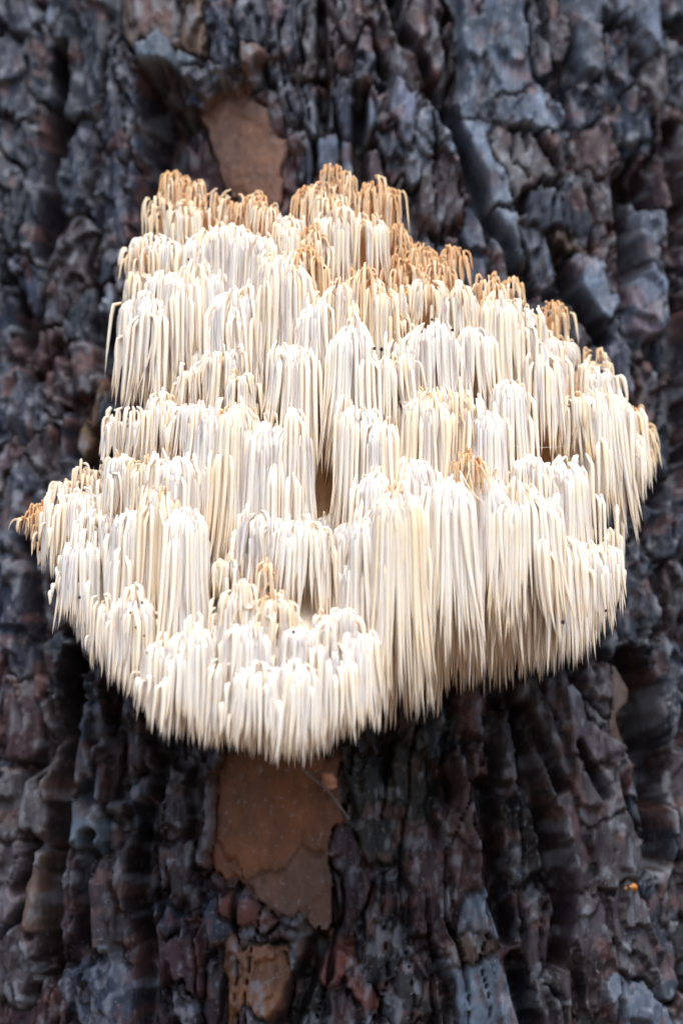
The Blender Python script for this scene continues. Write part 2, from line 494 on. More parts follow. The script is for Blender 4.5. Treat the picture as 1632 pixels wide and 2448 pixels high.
# plate edges breaking off into the furrow: sharp lips, some furrows deep, some hardly there
deep = smooth(0.38, 0.60, fbm(NX / 75 + 4, NY / 190 + 9, 3, 6))
tix = np.array([sorted(TONE).index(c[5]) for c in caps])
same = (tix[pid] == tix[pid2]) & (pid < len(CAPS)) & (pid2 < len(CAPS))
deep = np.where(same, deep * 0.12, deep) * (1 - 0.55 * side)                   # neighbours of one kind hang together as one larger plate
ew = 3.0 + 9 * fbm(NX / 30, NY / 60, 3, 5)
prof = smooth(0, 1, edge / ew) * (1 - smooth(-4, 14, gap) * (0.35 + 0.65 * deep))
H = H - (1 - prof) * np.where(ex, 0.0012, 0.0020 + 0.0085 * deep)
# stacked flakes lapping over each other like shingles, their lower lips broken off raggedly
amp = np.where(ex, 0.10, 1.0)
sh = fbm(NX / 120 + tilt[pid, 0] * 3, NY / 300 + tilt[pid, 1] * 3, 5, 3, 0.42) * 5 + NY / 420 + NX / 300 * tilt[pid, 0]
sf = sh - np.floor(sh)
H = H + amp * (np.minimum(sf / 0.95, (1 - sf) / 0.05) - 0.5) * 0.0048
tn = fbm(NX / 70 + 20, NY / 300, 5, 1, 0.42) * 8
tf = tn - np.floor(tn)
H = H + amp * ((np.floor(tn) + smooth(0.90, 1.0, tf)) / 8 - 0.5) * 0.017
rough = 0.4 + 0.9 * smooth(0.4, 0.65, fbm(NX / 120 + 7, NY / 160, 2, 4))
H = H + np.where(ex, 0.25, rough) * ((fbm(NX / 22, NY / 110, 3, 6) - 0.5) * 0.0024 + (fbm(NX / 8, NY / 40, 2, 2) - 0.5) * 0.0012)
H = H + (fbm(NX / 260, NY / 420, 2, 5) - 0.5) * 0.006
fur = np.zeros_like(H)
for pts, w, dep in FURROWS:
    d = np.full(H.shape, 1e9)
    for (x1, y1), (x2, y2) in zip(pts[:-1], pts[1:]):
        d = np.minimum(d, seg_dist(PX + sx_, PY, x1, y1, x2, y2))
    fk = 1 - smooth(w * 0.9, w * 2.2 + 8, d)
    fur = np.maximum(fur, fk * dep * 0.0021)
# long cracks wandering up the trunk
vx = NX + (fbm(NX / 150, NY / 260, 3, 3) - 0.5) * 150
crack = np.abs(fbm(vx / 62, NY / 1100, 2, 6) - 0.5)
cwid = 0.012 + 0.05 * smooth(0.45, 0.7, fbm(NX / 90 + 31, NY / 240, 2, 7))
ck = (1 - smooth(cwid * 0.3, cwid, crack)) * np.where(ex | (hp[pid] >= 0.003), 0.0, 1.0)
fur = np.maximum(fur, ck * 0.011 * (1 - 0.45 * side))
H = H - fur
# the patch sinks under the coarser trunk at its border
bd = np.minimum(np.minimum(S - s_ax[0], s_ax[-1] - S), np.minimum(Z - z_ax[0], z_ax[-1] - Z))
H = np.maximum(H, -0.034)
H = H - (1 - smooth(0, 0.02, bd)) * 0.034
# colour: plate tone, redder inner bark at broken edges, darkened along furrows as painted shade, patches of its own
C = (tc_ * jit)[pid]
inner = np.array([0.055, 0.032, 0.030])
f_in = (1 - smooth(2, 10, edge)) * 0.7
f_in = np.where(ex, f_in * 0.3, np.clip(f_in + smooth(0.0, 0.006, fur) * 0.6, 0, 0.85))[..., None]
C = C * (1 - f_in) + inner * f_in
pn = fbm(NX / 45, NY / 60, 4, 7)[..., None]
C = C * (0.35 + 0.9 * pn) * np.array([0.47, 0.515, 0.59])
rust = smooth(0.58, 0.70, fbm(NX / 34 + 9, NY / 50 + 3, 4, 1))[..., None] * np.where(ex, 0.0, 0.45)[..., None]
C = C * (1 - rust) + np.array([0.13, 0.065, 0.06]) * rust
pale = smooth(0.56, 0.72, fbm(NX / 22 + 5, NY / 40 + 31, 3, 2))[..., None] * np.where(ex, 0.1, 0.5)[..., None]
C = C * (1 - pale) + np.array([0.20, 0.225, 0.27]) * pale
stain = smooth(0.44, 0.64, fbm(NX / 70 + 50, NY / 55 + 8, 5, 3))[..., None] * np.where(ex, 0.55, 0.0)[..., None]
C = C * (1 - stain) + np.array([0.085, 0.040, 0.022]) * stain
# the bare patches shade into each other and into the bark round them
def boxblur(a, k):
    for ax in (0, 1):
        p = np.concatenate([np.repeat(np.take(a, [0], ax), k, ax), a, np.repeat(np.take(a, [-1], ax), k + 1, ax)], ax)
        c_ = np.cumsum(p, ax)
        n0 = a.shape[ax]
        a = (np.take(c_, np.arange(2 * k, 2 * k + n0), ax) - np.take(c_, np.arange(0, n0), ax)) / (2 * k)
    return a


exb = boxblur(ex.astype(float), 9)
wgt = np.clip(exb * 1.4, 0, 1)[..., None] * 0.6
C = C * (1 - wgt) + boxblur(boxblur(C, 7), 7) * wgt
C = C * (1 - 0.35 * wgt * (fbm(NX / 9, NY / 60, 3, 4)[..., None] - 0.2))
C4 = np.concatenate([C, np.ones(C.shape[:2] + (1,))], -1)
RR = RT + H
P3 = np.stack([RR * np.sin(TH), RT - RR * np.cos(TH), Z], -1)

tree = empty('pine_tree', (0, RT, GROUND_Z))
tag(tree, 'pine trunk with dark flaky grey and rust brown bark carrying the white fungus', 'tree')
# coarse trunk all round, from the ground up
nth, nz = 220, 420
th = np.linspace(0, 2 * math.pi, nth, endpoint=False)
zz = np.linspace(GROUND_Z - 0.1, 4.2, nz)
T2, Z2 = np.meshgrid(th, zz, indexing='ij')
cu, cv = np.cos(T2) * 5.2, np.sin(T2) * 5.2
n_ = fbm(cu * 2 + 40, cv * 2 + Z2 * 3.0 + 20, 4, 2) * 0.6 + fbm(cu * 5 + 3, cv * 5 + Z2 * 9, 3, 4) * 0.4
rad = RT - 0.028 + 0.030 * n_
rad = np.where((np.abs((T2 + math.pi) % (2 * math.pi) - math.pi) < 0.262 / RT - 0.03) & (Z2 > -0.272) & (Z2 < 0.322), RT - 0.040, rad)
rad = rad + np.clip(-0.6 - Z2, 0, 1) ** 2 * 0.18 - np.clip(Z2 - 0.5, 0, 9) * 0.008
V2 = np.stack([rad * np.sin(T2), RT - rad * np.cos(T2), Z2], -1).reshape(-1, 3)
i2 = np.arange(nth * nz).reshape(nth, nz)
F2 = np.stack([i2[:, :-1], np.roll(i2, -1, 0)[:, :-1], np.roll(i2, -1, 0)[:, 1:], i2[:, 1:]], -1).reshape(-1, 4)
kk = n_.reshape(-1, 1)
c2 = np.array([[0.05, 0.035, 0.034]]) * (1 - kk) + np.array([[0.13, 0.125, 0.14]]) * kk
make_mesh('trunk', V2, F2, M_BARK, tree, {'tone': np.concatenate([c2, np.ones((len(c2), 1))], 1)})

# each bark plate is its own mesh, cut from the surface along the furrows; plates of under 60 cells join the largest neighbour's scraps
ns, nzg = S.shape
cell = pid[:-1, :-1]
vid = np.arange(ns * nzg).reshape(ns, nzg)
quad = np.stack([vid[:-1, :-1], vid[1:, :-1], vid[1:, 1:], vid[:-1, 1:]], -1)
Pf, Cf = P3.reshape(-1, 3), C4.reshape(-1, 4)
inframe = (PX[:-1, :-1] > -10) & (PX[:-1, :-1] < PW + 10) & (PY[:-1, :-1] > -10) & (PY[:-1, :-1] < PH + 10)
seen = np.bincount(cell[inframe], minlength=len(caps))
order = np.argsort(-seen)
keep = np.zeros(len(caps), bool)
keep[order[:290]] = True
keep &= seen > 40
PLATES = []
for i in np.nonzero(keep)[0]:
    q = quad[cell == i].reshape(-1, 4)
    u, inv = np.unique(q, return_inverse=True)
    o = make_mesh('bark_plate', Pf[u], inv.reshape(-1, 4), M_BARK, tree, {'tone': Cf[u]})
    if caps[i][5] in 'oO':
        o['label'] = 'smooth orange-brown patch where outer bark has flaked off'
q = quad[~keep[cell]].reshape(-1, 4)
u, inv = np.unique(q, return_inverse=True)
o = make_mesh('bark_scraps', Pf[u], inv.reshape(-1, 4), M_BARK, tree, {'tone': Cf[u]})
o['kind'] = 'stuff'
print('bark plates', keep.sum(), 'scraps quads', len(q))

# ------------------------------------------------------------------ the fungus
MPX = 0.405 / PH                          # metres per photo pixel at the focus plane


def depth(px, py):
    """how far the fungus stands out in front of the trunk (m): a shelf that swells towards its lower middle"""
    v = np.clip((py - 420) / 980.0, 0, 1)
    return 0.046 + 0.052 * v - 0.045 * np.abs((px - 800) / 740.0) ** 2.2


# tufts: x of the middle, y of the top, half width, spine length (photo pixels), age (0 white .. 1 tan), extra depth mm
TUFTS = [
    # back crest, tan tips
    (414, 415, 22, 75, .80, -6), (465, 444, 18, 95, .70, -6), (385, 467, 30, 115, .50, -4), (440, 492, 40, 110, .40, -2), (525, 474, 20, 80, .60, -8),
    (497, 482, 26, 75, .55, -8), (560, 489, 20, 75, .60, -8), (605, 465, 26, 95, .70, -6), (640, 487, 28, 85, .50, -5), (690, 513, 28, 70, .20, -6),
    (796, 402, 24, 95, .80, -6), (735, 452, 26, 95, .70, -6), (772, 442, 40, 160, .50, -5), (831, 428, 14, 90, .60, -7), (880, 446, 30, 120, .85, -8),
    (928, 455, 24, 130, .92, -9), (800, 508, 38, 165, .25, -2), (885, 514, 38, 150, .35, -3), (945, 542, 30, 85, 1.0, -11), (985, 588, 28, 70, 1.0, -12),
    (1012, 598, 28, 65, 1.0, -11), (1075, 594, 28, 95, .95, -10), (1035, 614, 36, 75, .85, -9), (962, 622, 34, 70, .80, -8), (830, 610, 30, 90, .7, -10),
    # upper left, white curtains
    (345, 562, 36, 85, .15, 0), (400, 567, 38, 95, .10, 0), (345, 594, 28, 95, .55, 3), (330, 652, 28, 100, .30, 3), (400, 640, 38, 180, .10, 4),
    (480, 552, 34, 240, .15, 2), (530, 532, 34, 250, .20, 2), (585, 547, 30, 250, .12, 2), (625, 557, 34, 170, .15, 3), (690, 538, 24, 110, .30, 0),
    (745, 543, 26, 120, .60, 0), (668, 602, 38, 290, .25, 8), (735, 592, 28, 180, .75, 4), (705, 628, 38, 250, .20, 8), (328, 708, 30, 225, .10, 5),
    (365, 706, 28, 265, .05, 7), (432, 652, 28, 260, .10, 4), (560, 704, 38, 200, .05, 4), (500, 640, 30, 220, .05, 0), (610, 690, 34, 220, .05, 4),
    # upper middle and right
    (812, 670, 30, 220, .28, 6), (870, 643, 38, 260, .50, 7), (905, 690, 22, 200, .35, 5), (750, 722, 24, 180, .02, 6), (838, 772, 34, 300, .02, 10),
    (945, 692, 34, 100, .35, -4), (1020, 662, 38, 120, .40, -4), (950, 738, 28, 100, .55, -3), (1030, 762, 38, 200, .05, 5), (1168, 660, 22, 65, .60, -2),
    (1220, 668, 18, 85, .55, -2), (1128, 772, 30, 180, .03, 4), (1195, 706, 42, 230, .20, 4), (946, 802, 22, 160, .10, 2), (978, 812, 18, 160, .05, 3),
    (935, 850, 28, 160, .15, 6), (700, 817, 36, 240, .05, 10), (1100, 690, 36, 130, .35, -2), (1245, 728, 30, 260, .20, 3), (1080, 700, 24, 120, .3, -3),
    (1322, 724, 28, 105, .75, -8), (1300, 800, 38, 140, .10, -3), (1352, 810, 18, 70, .20, -7), (1292, 836, 42, 210, .15, 3), (1418, 834, 30, 115, .45, -9),
    (1425, 872, 38, 110, .15, -6), (1368, 938, 38, 150, .40, 3), (1430, 932, 46, 310, .10, 2), (1512, 978, 28, 80, .70, -9), (1480, 962, 38, 210, .20, -3),
    (1496, 1034, 34, 160, .15, -4), (1540, 1065, 14, 120, .45, -8), (1018, 938, 44, 260, .25, 8), (1078, 932, 38, 190, .30, 7), (1162, 972, 38, 240, .02, 8),
    (1212, 900, 30, 260, .08, 5), (1335, 1092, 56, 260, .05, 4), (1262, 1082, 30, 160, .10, 7), (1118, 1084, 28, 85, .80, 14), (1075, 1142, 48, 310, .02, 13),
    (1170, 1132, 28, 315, .05, 11), (1252, 1172, 56, 275, .12, 14), (1390, 1290, 50, 220, .10, 2), (1430, 1290, 38, 150, .15, -2), (1340, 1270, 40, 280, .06, 5),
    # left middle
    (285, 997, 32, 110, .10, -4), (340, 992, 28, 100, .10, -2), (390, 943, 38, 165, .20, 3), (450, 957, 28, 150, .10, 4), (510, 967, 38, 310, .02, 7),
    (572, 962, 34, 330, .28, 10), (470, 880, 30, 100, .2, -1), (540, 830, 34, 150, .12, 4), (575, 885, 24, 120, .2, 6), (500, 850, 28, 120, .12, 1),
    (210, 1122, 24, 70, .25, -10), (155, 1142, 20, 70, .30, -8), (200, 1167, 46, 165, .12, -2), (98, 1208, 28, 80, .90, -6), (108, 1250, 22, 100, .70, -4),
    (150, 1192, 28, 220, .15, -2), (240, 1207, 28, 180, .02, 2), (200, 1278, 38, 230, .02, 5), (295, 1082, 36, 150, .10, 2), (350, 1097, 38, 190, .38, 6),
    (422, 1082, 46, 280, .02, 9), (318, 1212, 36, 270, .04, 9), (388, 1152, 28, 400, .28, 12), (450, 1202, 38, 360, .05, 11), (322, 1412, 46, 215, .12, 10),
    (268, 1432, 40, 150, .18, 5), (462, 1492, 46, 260, .02, 10), (178, 1360, 24, 115, .2, 1), (390, 1520, 40, 240, .06, 8),
    # middle
    (640, 1000, 36, 330, .04, 9), (700, 1010, 34, 320, .10, 9), (850, 960, 36, 250, .06, 8), (905, 1000, 30, 260, .08, 9),
    (620, 1217, 34, 150, .04, 3), (720, 1232, 46, 190, .05, 4), (785, 1225, 20, 110, .06, -16), (835, 1240, 26, 200, .03, -2), (862, 1232, 16, 300, .02, 9),
    (948, 1162, 42, 340, .25, 14), (895, 1120, 34, 330, .10, 10), (858, 1330, 28, 300, .03, 1), (1000, 1090, 34, 330, .05, 10), (915, 1290, 34, 260, .1, -4),
    # bottom centre, layered white tufts
    (640, 1347, 17, 90, .50, 2), (568, 1398, 38, 160, .14, 6), (550, 1328, 18, 95, .30, 0), (655, 1422, 38, 150, .28, 8), (600, 1478, 42, 210, .02, 12),
    (712, 1488, 28, 160, .02, 11), (622, 1582, 52, 172, .02, 17), (715, 1572, 38, 180, .02, 15), (788, 1522, 38, 230, .02, 11), (775, 1462, 18, 90, .10, 7),
    (818, 1442, 28, 140, .04, 4), (540, 1560, 34, 220, .06, 11), (850, 1500, 34, 260, .05, 6),
]


HOLLOW = [(790, 1180, 50, 120), (770, 1040, 40, 90), (540, 1250, 40, 110), (680, 1320, 60, 50), (745, 850, 25, 50), (900, 1010, 25, 60), (1120, 880, 40, 40), (1230, 1060, 40, 30), (800, 1330, 25, 50)]
_rf = random.Random(4)
_n = 0
while _n < 26:
    x, y = _rf.uniform(320, 1450), _rf.uniform(620, 1180)
    if y < 700 + abs(x - 620) * 0.55 and x > 760 or (x < 360 and 960 < y < 1080) or y > 1500 - abs(x - 700) * 0.2:
        continue
    if x < 330 and y < 1000 or x > 1400 and y < 1000 or any(abs(x - h[0]) < h[2] and -60 < y + 60 - h[1] < h[3] + 60 for h in HOLLOW):
        continue
    TUFTS.append((x, y, _rf.uniform(11, 22), _rf.uniform(130, 270), _rf.choice([0.02, 0.05, 0.1, 0.25]), _rf.uniform(-12, 2)))
    _n += 1


class Shape:
    """spines collected as arrays: one entry per spine"""

    def __init__(self):
        self.items = []

    def spine(self, root, out, reach, L, r, age_tint, tipage, tuft, sway=(0, 0), rise=0.0):
        n, sides = 11, 6
        t = np.linspace(0, 1, n) ** 0.85
        u = t * (L + reach * 0.6)
        e = 1 - np.exp(-u / max(reach, 1e-5) * 1.15)
        hx = out[None, :] * (reach * e)[:, None]
        dn = u - reach * 0.62 * e
        up = rise * np.sin(np.minimum(u / (reach * 2.2 + 1e-6), 1) * math.pi)
        P = root[None] + hx
        P[:, 2] += up - dn
        ph = random.uniform(0, 6.28)
        P[:, 0] += sway[0] * t ** 2 * L + np.sin(t * 5 + ph) * r * 0.35 * t
        P[:, 1] += sway[1] * t ** 2 * L + np.cos(t * 4 + ph) * r * 0.3 * t
        pr = np.minimum(1, 0.55 + 3.2 * t) * np.clip(1 - t ** random.uniform(1.5, 2.8), 0, 1) ** 0.85
        pr[-1] = 0.03
        rad = r * pr * (1 + 0.08 * np.sin(t * random.uniform(6, 12) + ph))
        T = np.gradient(P, axis=0)
        T /= np.linalg.norm(T, axis=1)[:, None] + 1e-9
        ref = np.array([1.0, 0, 0]) if abs(out[0]) < 0.8 else np.array([0, 1.0, 0])
        A = np.cross(T, ref)
        A /= np.linalg.norm(A, axis=1)[:, None] + 1e-9
        B = np.cross(T, A)
        an = np.arange(sides) / sides * 2 * math.pi
        flat = random.uniform(0.8, 1.0)
        V = P[:, None] + rad[:, None, None] * (np.cos(an)[None, :, None] * A[:, None] * flat + np.sin(an)[None, :, None] * B[:, None])
        V = V.reshape(-1, 3)
        ag = np.repeat(np.clip(age_tint * (1 - t) ** 0.6 * 1.0 + tipage * smooth(0.6, 1.0, t) + age_tint * 0.35, 0, 1), sides)
        V = np.concatenate([V, P[:1] - T[:1] * r * 0.4 * pr[0], P[-1:]])
        ag = np.concatenate([ag, ag[:1], ag[-1:]])
        self.items.append((V, ag, P, rad, tuft))


NR, NS = 11, 6
i_ = np.arange(NR - 1)[:, None] * NS
j_ = np.arange(NS)[None, :]
SQ = np.stack([i_ + j_, i_ + (j_ + 1) % NS, i_ + NS + (j_ + 1) % NS, i_ + NS + j_], -1).reshape(-1, 4)
_tri = np.concatenate([SQ[:, [0, 1, 2]], SQ[:, [0, 2, 3]]])
c0, c1 = NR * NS, NR * NS + 1
_k = np.arange(NS)
_caps = np.concatenate([np.stack([np.full(NS, c0), (_k + 1) % NS, _k], -1),
                        np.stack([np.full(NS, c1), (NR - 1) * NS + _k, (NR - 1) * NS + (_k + 1) % NS], -1)])
STRI = np.concatenate([_tri, _caps])[:, ::-1]

fungus = empty('tooth_fungus', tuple(on_trunk(800, 1150)))
tag(fungus, 'large white tooth fungus with hanging icicle spines and tan upper tips on the trunk', 'fungus')
fl = np.array(fungus.location)
SH = Shape()


def tube(path, radii, sides=12):
    path, radii = np.asarray(path), np.asarray(radii)
    T = np.gradient(path, axis=0)
    T /= np.linalg.norm(T, axis=1)[:, None] + 1e-9
    A = np.cross(T, np.array([1.0, 0.02, 0.03]))
    A /= np.linalg.norm(A, axis=1)[:, None] + 1e-9
    B = np.cross(T, A)
    an = np.arange(sides) / sides * 2 * math.pi
    V = path[:, None] + radii[:, None, None] * (np.cos(an)[None, :, None] * A[:, None] + np.sin(an)[None, :, None] * B[:, None])
    n = len(path)
    i = np.arange(n - 1)[:, None] * sides
    j = np.arange(sides)[None]
    Q = np.stack([i + j, i + (j + 1) % sides, i + sides + (j + 1) % sides, i + sides + j], -1).reshape(-1, 4)
    V = np.concatenate([V.reshape(-1, 3), path[:1], path[-1:]])
    F = np.concatenate([Q[:, [0, 1, 2]], Q[:, [0, 2, 3]],
                        np.stack([np.full(sides, n * sides), (np.arange(sides) + 1) % sides, np.arange(sides)], -1),
                        np.stack([np.full(sides, n * sides + 1), (n - 1) * sides + np.arange(sides), (n - 1) * sides + (np.arange(sides) + 1) % sides], -1)])
    return V, F[:, ::-1]


# the outline the spine tips keep to, as the lowest row of the photograph shows it: front rows and back rows
front = np.array([(110, 1310), (150, 1410), (230, 1570), (350, 1690), (500, 1765), (640, 1800), (760, 1790), (850, 1690), (950, 1620), (1100, 1580),
                  (1220, 1550), (1330, 1520), (1430, 1470), (1480, 1370), (1500, 1290)], float)
back = np.array([(50, 1270), (110, 1345), (150, 1440), (180, 1530), (215, 1590), (270, 1650), (330, 1690), (370, 1755), (450, 1790), (540, 1805), (620, 1818), (690, 1846),
                 (740, 1842), (800, 1805), (870, 1755), (940, 1765), (1050, 1725), (1085, 1672), (1200, 1672), (1290, 1640), (1370, 1610), (1420, 1560),
                 (1460, 1500), (1480, 1420), (1500, 1310), (1530, 1200), (1560, 1160), (1600, 1120)], float)


def limit(rt, L, px):
    """shorten a spine that would hang below the outline"""
    tx_, ty_, _z = project(rt - np.array([0, 0, L]))
    lim = np.interp(float(tx_), back[:, 0], back[:, 1]) + random.uniform(-55, 4)
    over = float(ty_) - lim
    return max(L - max(over, 0) * MPX, 0.006)


BRANCH = []
for ti, (px, py, hw, Lp, age_tint, ex_) in enumerate(TUFTS):
    if age_tint < 0.3 and Lp > 150 and 450 < px < 1250 and py < 1250:
        Lp *= random.uniform(1.0, 1.3)
    hw *= random.uniform(0.85, 1.25) if age_tint < 0.5 else 1.0
    d = float(depth(px, py)) + ex_ * 0.001
    Hd = at_y(px, py, -d)
    a = hw * MPX
    b = max(0.55 * a, 0.0035)
    dome = (0.70 if age_tint < 0.45 else 1.05) * a + 0.001
    Hd = Hd - np.array([0, 0, dome + 0.0012])
    # the branch that carries the tuft: from the body out to the head
    bc = at_y(800, 1120, -0.03)
    root = Hd * 0.62 + bc * 0.38
    root[1] = -max(d - 0.045, 0.004)
    tt = np.linspace(0, 1, 9)[:, None]
    mid = np.array([Hd[0] * 0.92 + root[0] * 0.08, (root[1] + Hd[1]) / 2 + 0.004, Hd[2] - (0.008 if py < 1250 else 0.0)])
    path = (1 - tt) ** 2 * root + 2 * tt * (1 - tt) * mid + tt ** 2 * (Hd + np.array([0, -b * 0.55, 0.0]))
    rr = np.interp(tt[:, 0], [0, .5, .8, .93, 1], [0.007, 0.006 + a * .2, a * .80, a * .80, a * .45])
    V, F = tube(path, rr)
    V = V + ((fbm(V[:, 0] * 260 + ti, V[:, 2] * 260, 2, 3) - 0.5) * 0.003)[:, None] * np.array([0.4, 1, 1])
    ag = np.full(len(V), age_tint * 0.7)
    bo = make_mesh('branch', V, F, M_FLESH, fungus, {'age_tint': ag})
    BRANCH.append(bo)
    # spines draped over the rounded head like combed strands
    sw = (random.gauss(0, 0.02), random.gauss(0, 0.012))
    nd = int(hw * (0.55 + Lp / 330.0)) if age_tint < 0.45 else int(hw * 0.4)
    for k in range(nd):
        phi = random.uniform(-1, 1) * R(112)
        the = math.asin(random.uniform(0.0, 0.93))
        o3 = np.array([math.sin(phi), -math.cos(phi), 0.0])
        ct = math.cos(the)
        rt = Hd + np.array([a * 0.95 * ct * o3[0], b * 1.2 * ct * o3[1] - b * 0.3, dome * math.sin(the) * 0.9 - (1 - math.sin(the)) * random.uniform(0, 0.004)])
        reach = random.uniform(0.0006, 0.0016) + (1 - ct) * (a if abs(o3[0]) > 0.5 else b) * 1.1
        Ls = Lp * 1.08 * MPX * random.choice([1.0, 1.0, 1.0, 0.92, 0.82, 0.65]) * random.uniform(0.86, 1.1)
        Ls = limit(rt, Ls, px)
        r = (random.uniform(4.6, 7.6) if age_tint < 0.45 else random.uniform(3.2, 5.4)) * MPX * (0.80 + 0.25 * min(Lp, 300) / 300)
        SH.spine(rt, o3, reach, Ls, r, age_tint * random.uniform(0.4, 1.15) + max(0, random.gauss(0, 0.07)), random.uniform(0.15, 0.55), ti,
                 (sw[0] + 0.05 * o3[0] + random.gauss(0, 0.014), sw[1] + random.gauss(0, 0.01)), rise=random.uniform(0.0, 0.25) * reach)
    # loose spines between this tuft and its neighbours, so that the falls run into each other
    for k in range(int(hw * 0.34) if age_tint < 0.35 and Lp > 110 else 0):
        fx = random.uniform(-1.7, 1.7)
        rt = Hd + np.array([a * fx, b * random.uniform(-0.5, 0.9), -random.uniform(-0.05, 0.45) * Lp * MPX])
        o3 = np.array([0.3 * fx, -0.95, 0.0])
        Ls = limit(rt, Lp * MPX * random.uniform(0.6, 1.05), px)
        SH.spine(rt, o3, random.uniform(0.001, 0.003), Ls, random.uniform(4.4, 7.0) * MPX, random.uniform(0, 0.2), random.uniform(.15, .5), ti,
                 (random.gauss(0, .02), random.gauss(0, .012)), rise=0.0003)
    # and a few knobs with their own clusters; first the head splits into a few knobs, each with its own cluster
    nk = max(1, int(round(hw / 14.0)))
    tiers = [0.0] * nk + [random.uniform(0.06, 0.42) for _ in range(int(nk * 0.34 + random.random() * 0.7) if Lp > 130 else 0)]
    for kn, tier in enumerate(tiers):
        if tier == 0.0:
            fx = 0.0 if nk == 1 else (-0.82 + 1.64 * (kn + random.uniform(-.25, .25)) / (nk - 1))
        else:
            fx = random.uniform(-1.15, 1.15)
        fy = random.uniform(-0.9, 0.35) if tier == 0 else random.uniform(-1.3, -0.6)
        kc = Hd + np.array([a * fx, b * fy - 0.001 - 0.004 * tier, dome * (1 - fx * fx) * random.uniform(0.5, 1.1) + random.gauss(0, 0.0022) - tier * Lp * MPX])
        ka = a / nk * random.uniform(0.9, 1.5)
        lk = random.choice([1.0, 1.0, 0.95, 0.85, 0.7, 1.04])
        n = random.randint(4, 7)
        for k in range(n):
            phi = random.uniform(-1, 1) * R(125)
            o3 = np.array([math.sin(phi), -math.cos(phi), 0.0])
            rho = random.uniform(0.15, 1.0)
            rt = kc + np.array([ka * rho * o3[0], ka * 0.7 * rho * o3[1], 0.5 * ka * (1 - rho * rho) + random.gauss(0, 0.0014)])
            reach = random.uniform(0.0009, 0.0030) * (1.3 if age_tint > 0.4 else 1.0) * random.choice([1, 1, 1, 1.6])
            Ls = Lp * 1.06 * MPX * lk * (1 - 0.75 * tier) * random.choice([1.0, 1.0, 0.92, 0.8, 0.6]) * random.uniform(0.85, 1.1)
            r = (random.uniform(4.4, 7.8) if age_tint < 0.45 else random.uniform(3.2, 5.6)) * MPX * (0.80 + 0.25 * min(Lp, 300) / 300)
            ag = age_tint * random.uniform(0.5, 1.15) + max(0, random.gauss(0.0, 0.07))
            Ls = limit(rt, Ls, px)
            stray = random.random() < 0.04
            SH.spine(rt, o3, reach, Ls, r, ag, random.uniform(0.15, 0.55), ti,
                     (sw[0] + 0.05 * fx + random.gauss(0, 0.10 if stray else 0.016), sw[1] + random.gauss(0, 0.012)), rise=random.uniform(0.1, 0.5) * reach)
    # small crooked hooks on top of aged tufts
    for k in range(int(4 + age_tint * 26)):
        if random.random() > 0.25 + age_tint:
            continue
        phi = random.uniform(-math.pi, math.pi)
        o3 = np.array([math.sin(phi), -abs(math.cos(phi)), 0.0])
        rho = random.uniform(0, 0.95)
        rt = Hd + np.array([a * rho * o3[0], b * rho * o3[1], dome * (1.05 - rho * rho)])
        reach = random.uniform(0.0012, 0.0036)
        SH.spine(rt, o3, reach, random.uniform(14, 55) * MPX, random.uniform(2.6, 4.4) * MPX, min(1, age_tint + random.uniform(.1, .35)), 0.2, ti,
                 (random.gauss(0, .12), 0), rise=random.uniform(0.5, 1.6) * reach)

# thin dried strands curling out of a few tufts
for tx, ty in ((948, 1162), (1252, 1172), (1368, 938), (350, 1097), (640, 1347), (655, 1422), (1118, 1084), (1335, 1092), (568, 1398), (388, 1152)):
    ti = [k for k, t in enumerate(TUFTS) if t[:2] == (tx, ty)][0]
    hw = TUFTS[ti][2]
    for k in range(5):
        d = float(depth(tx, ty)) + TUFTS[ti][5] * 0.001 + 0.004
        p = at_y(tx + random.uniform(-.8, .8) * hw, ty + random.uniform(5, 90), -d)
        phi = random.uniform(-1.2, 1.2)
        SH.spine(p, np.array([math.sin(phi), -math.cos(phi), 0.0]), random.uniform(0.003, 0.0055), random.uniform(45, 120) * MPX, random.uniform(2.2, 3.4) * MPX,
                 random.uniform(.4, .75), 0.2, ti, (random.gauss(0, .28), 0), rise=0.001)

# the underside: rows of straight spines reaching back to the trunk
x = 120.0
under = []
while x < 1490:
    for k in range(13):
        q = (k + random.random()) / 13
        xx = x + random.uniform(-8, 8)
        ty = np.interp(xx, front[:, 0], front[:, 1]) * (1 - q) + np.interp(xx, back[:, 0], back[:, 1]) * q
        ty += random.uniform(-60, 5) * (1 - 0.4 * q)
        dmax = float(depth(xx, 1400)) - 0.004
        yy = -(dmax * (1 - q) + 0.012 * q)
        tip = at_y(xx, ty, yy)
        surf = RT - math.sqrt(max(RT * RT - tip[0] ** 2, 0))
        if tip[1] > surf - 0.008:
            continue
        L = random.uniform(150, 240) * MPX * (0.55 if xx < 230 or xx > 1420 else 1.0)
        r = random.uniform(4.2, 6.4) * MPX
        o3 = np.array([random.gauss(0, 1), -1.0, 0.0])
        o3 /= np.linalg.norm(o3)
        SH.spine(tip + np.array([0, 0.001, L]), o3, 0.0012, L, r, random.uniform(0.0, 0.16), random.uniform(.15, .4), -1,
                 (random.gauss(0, .008), random.gauss(0, .008)))
    x += 11

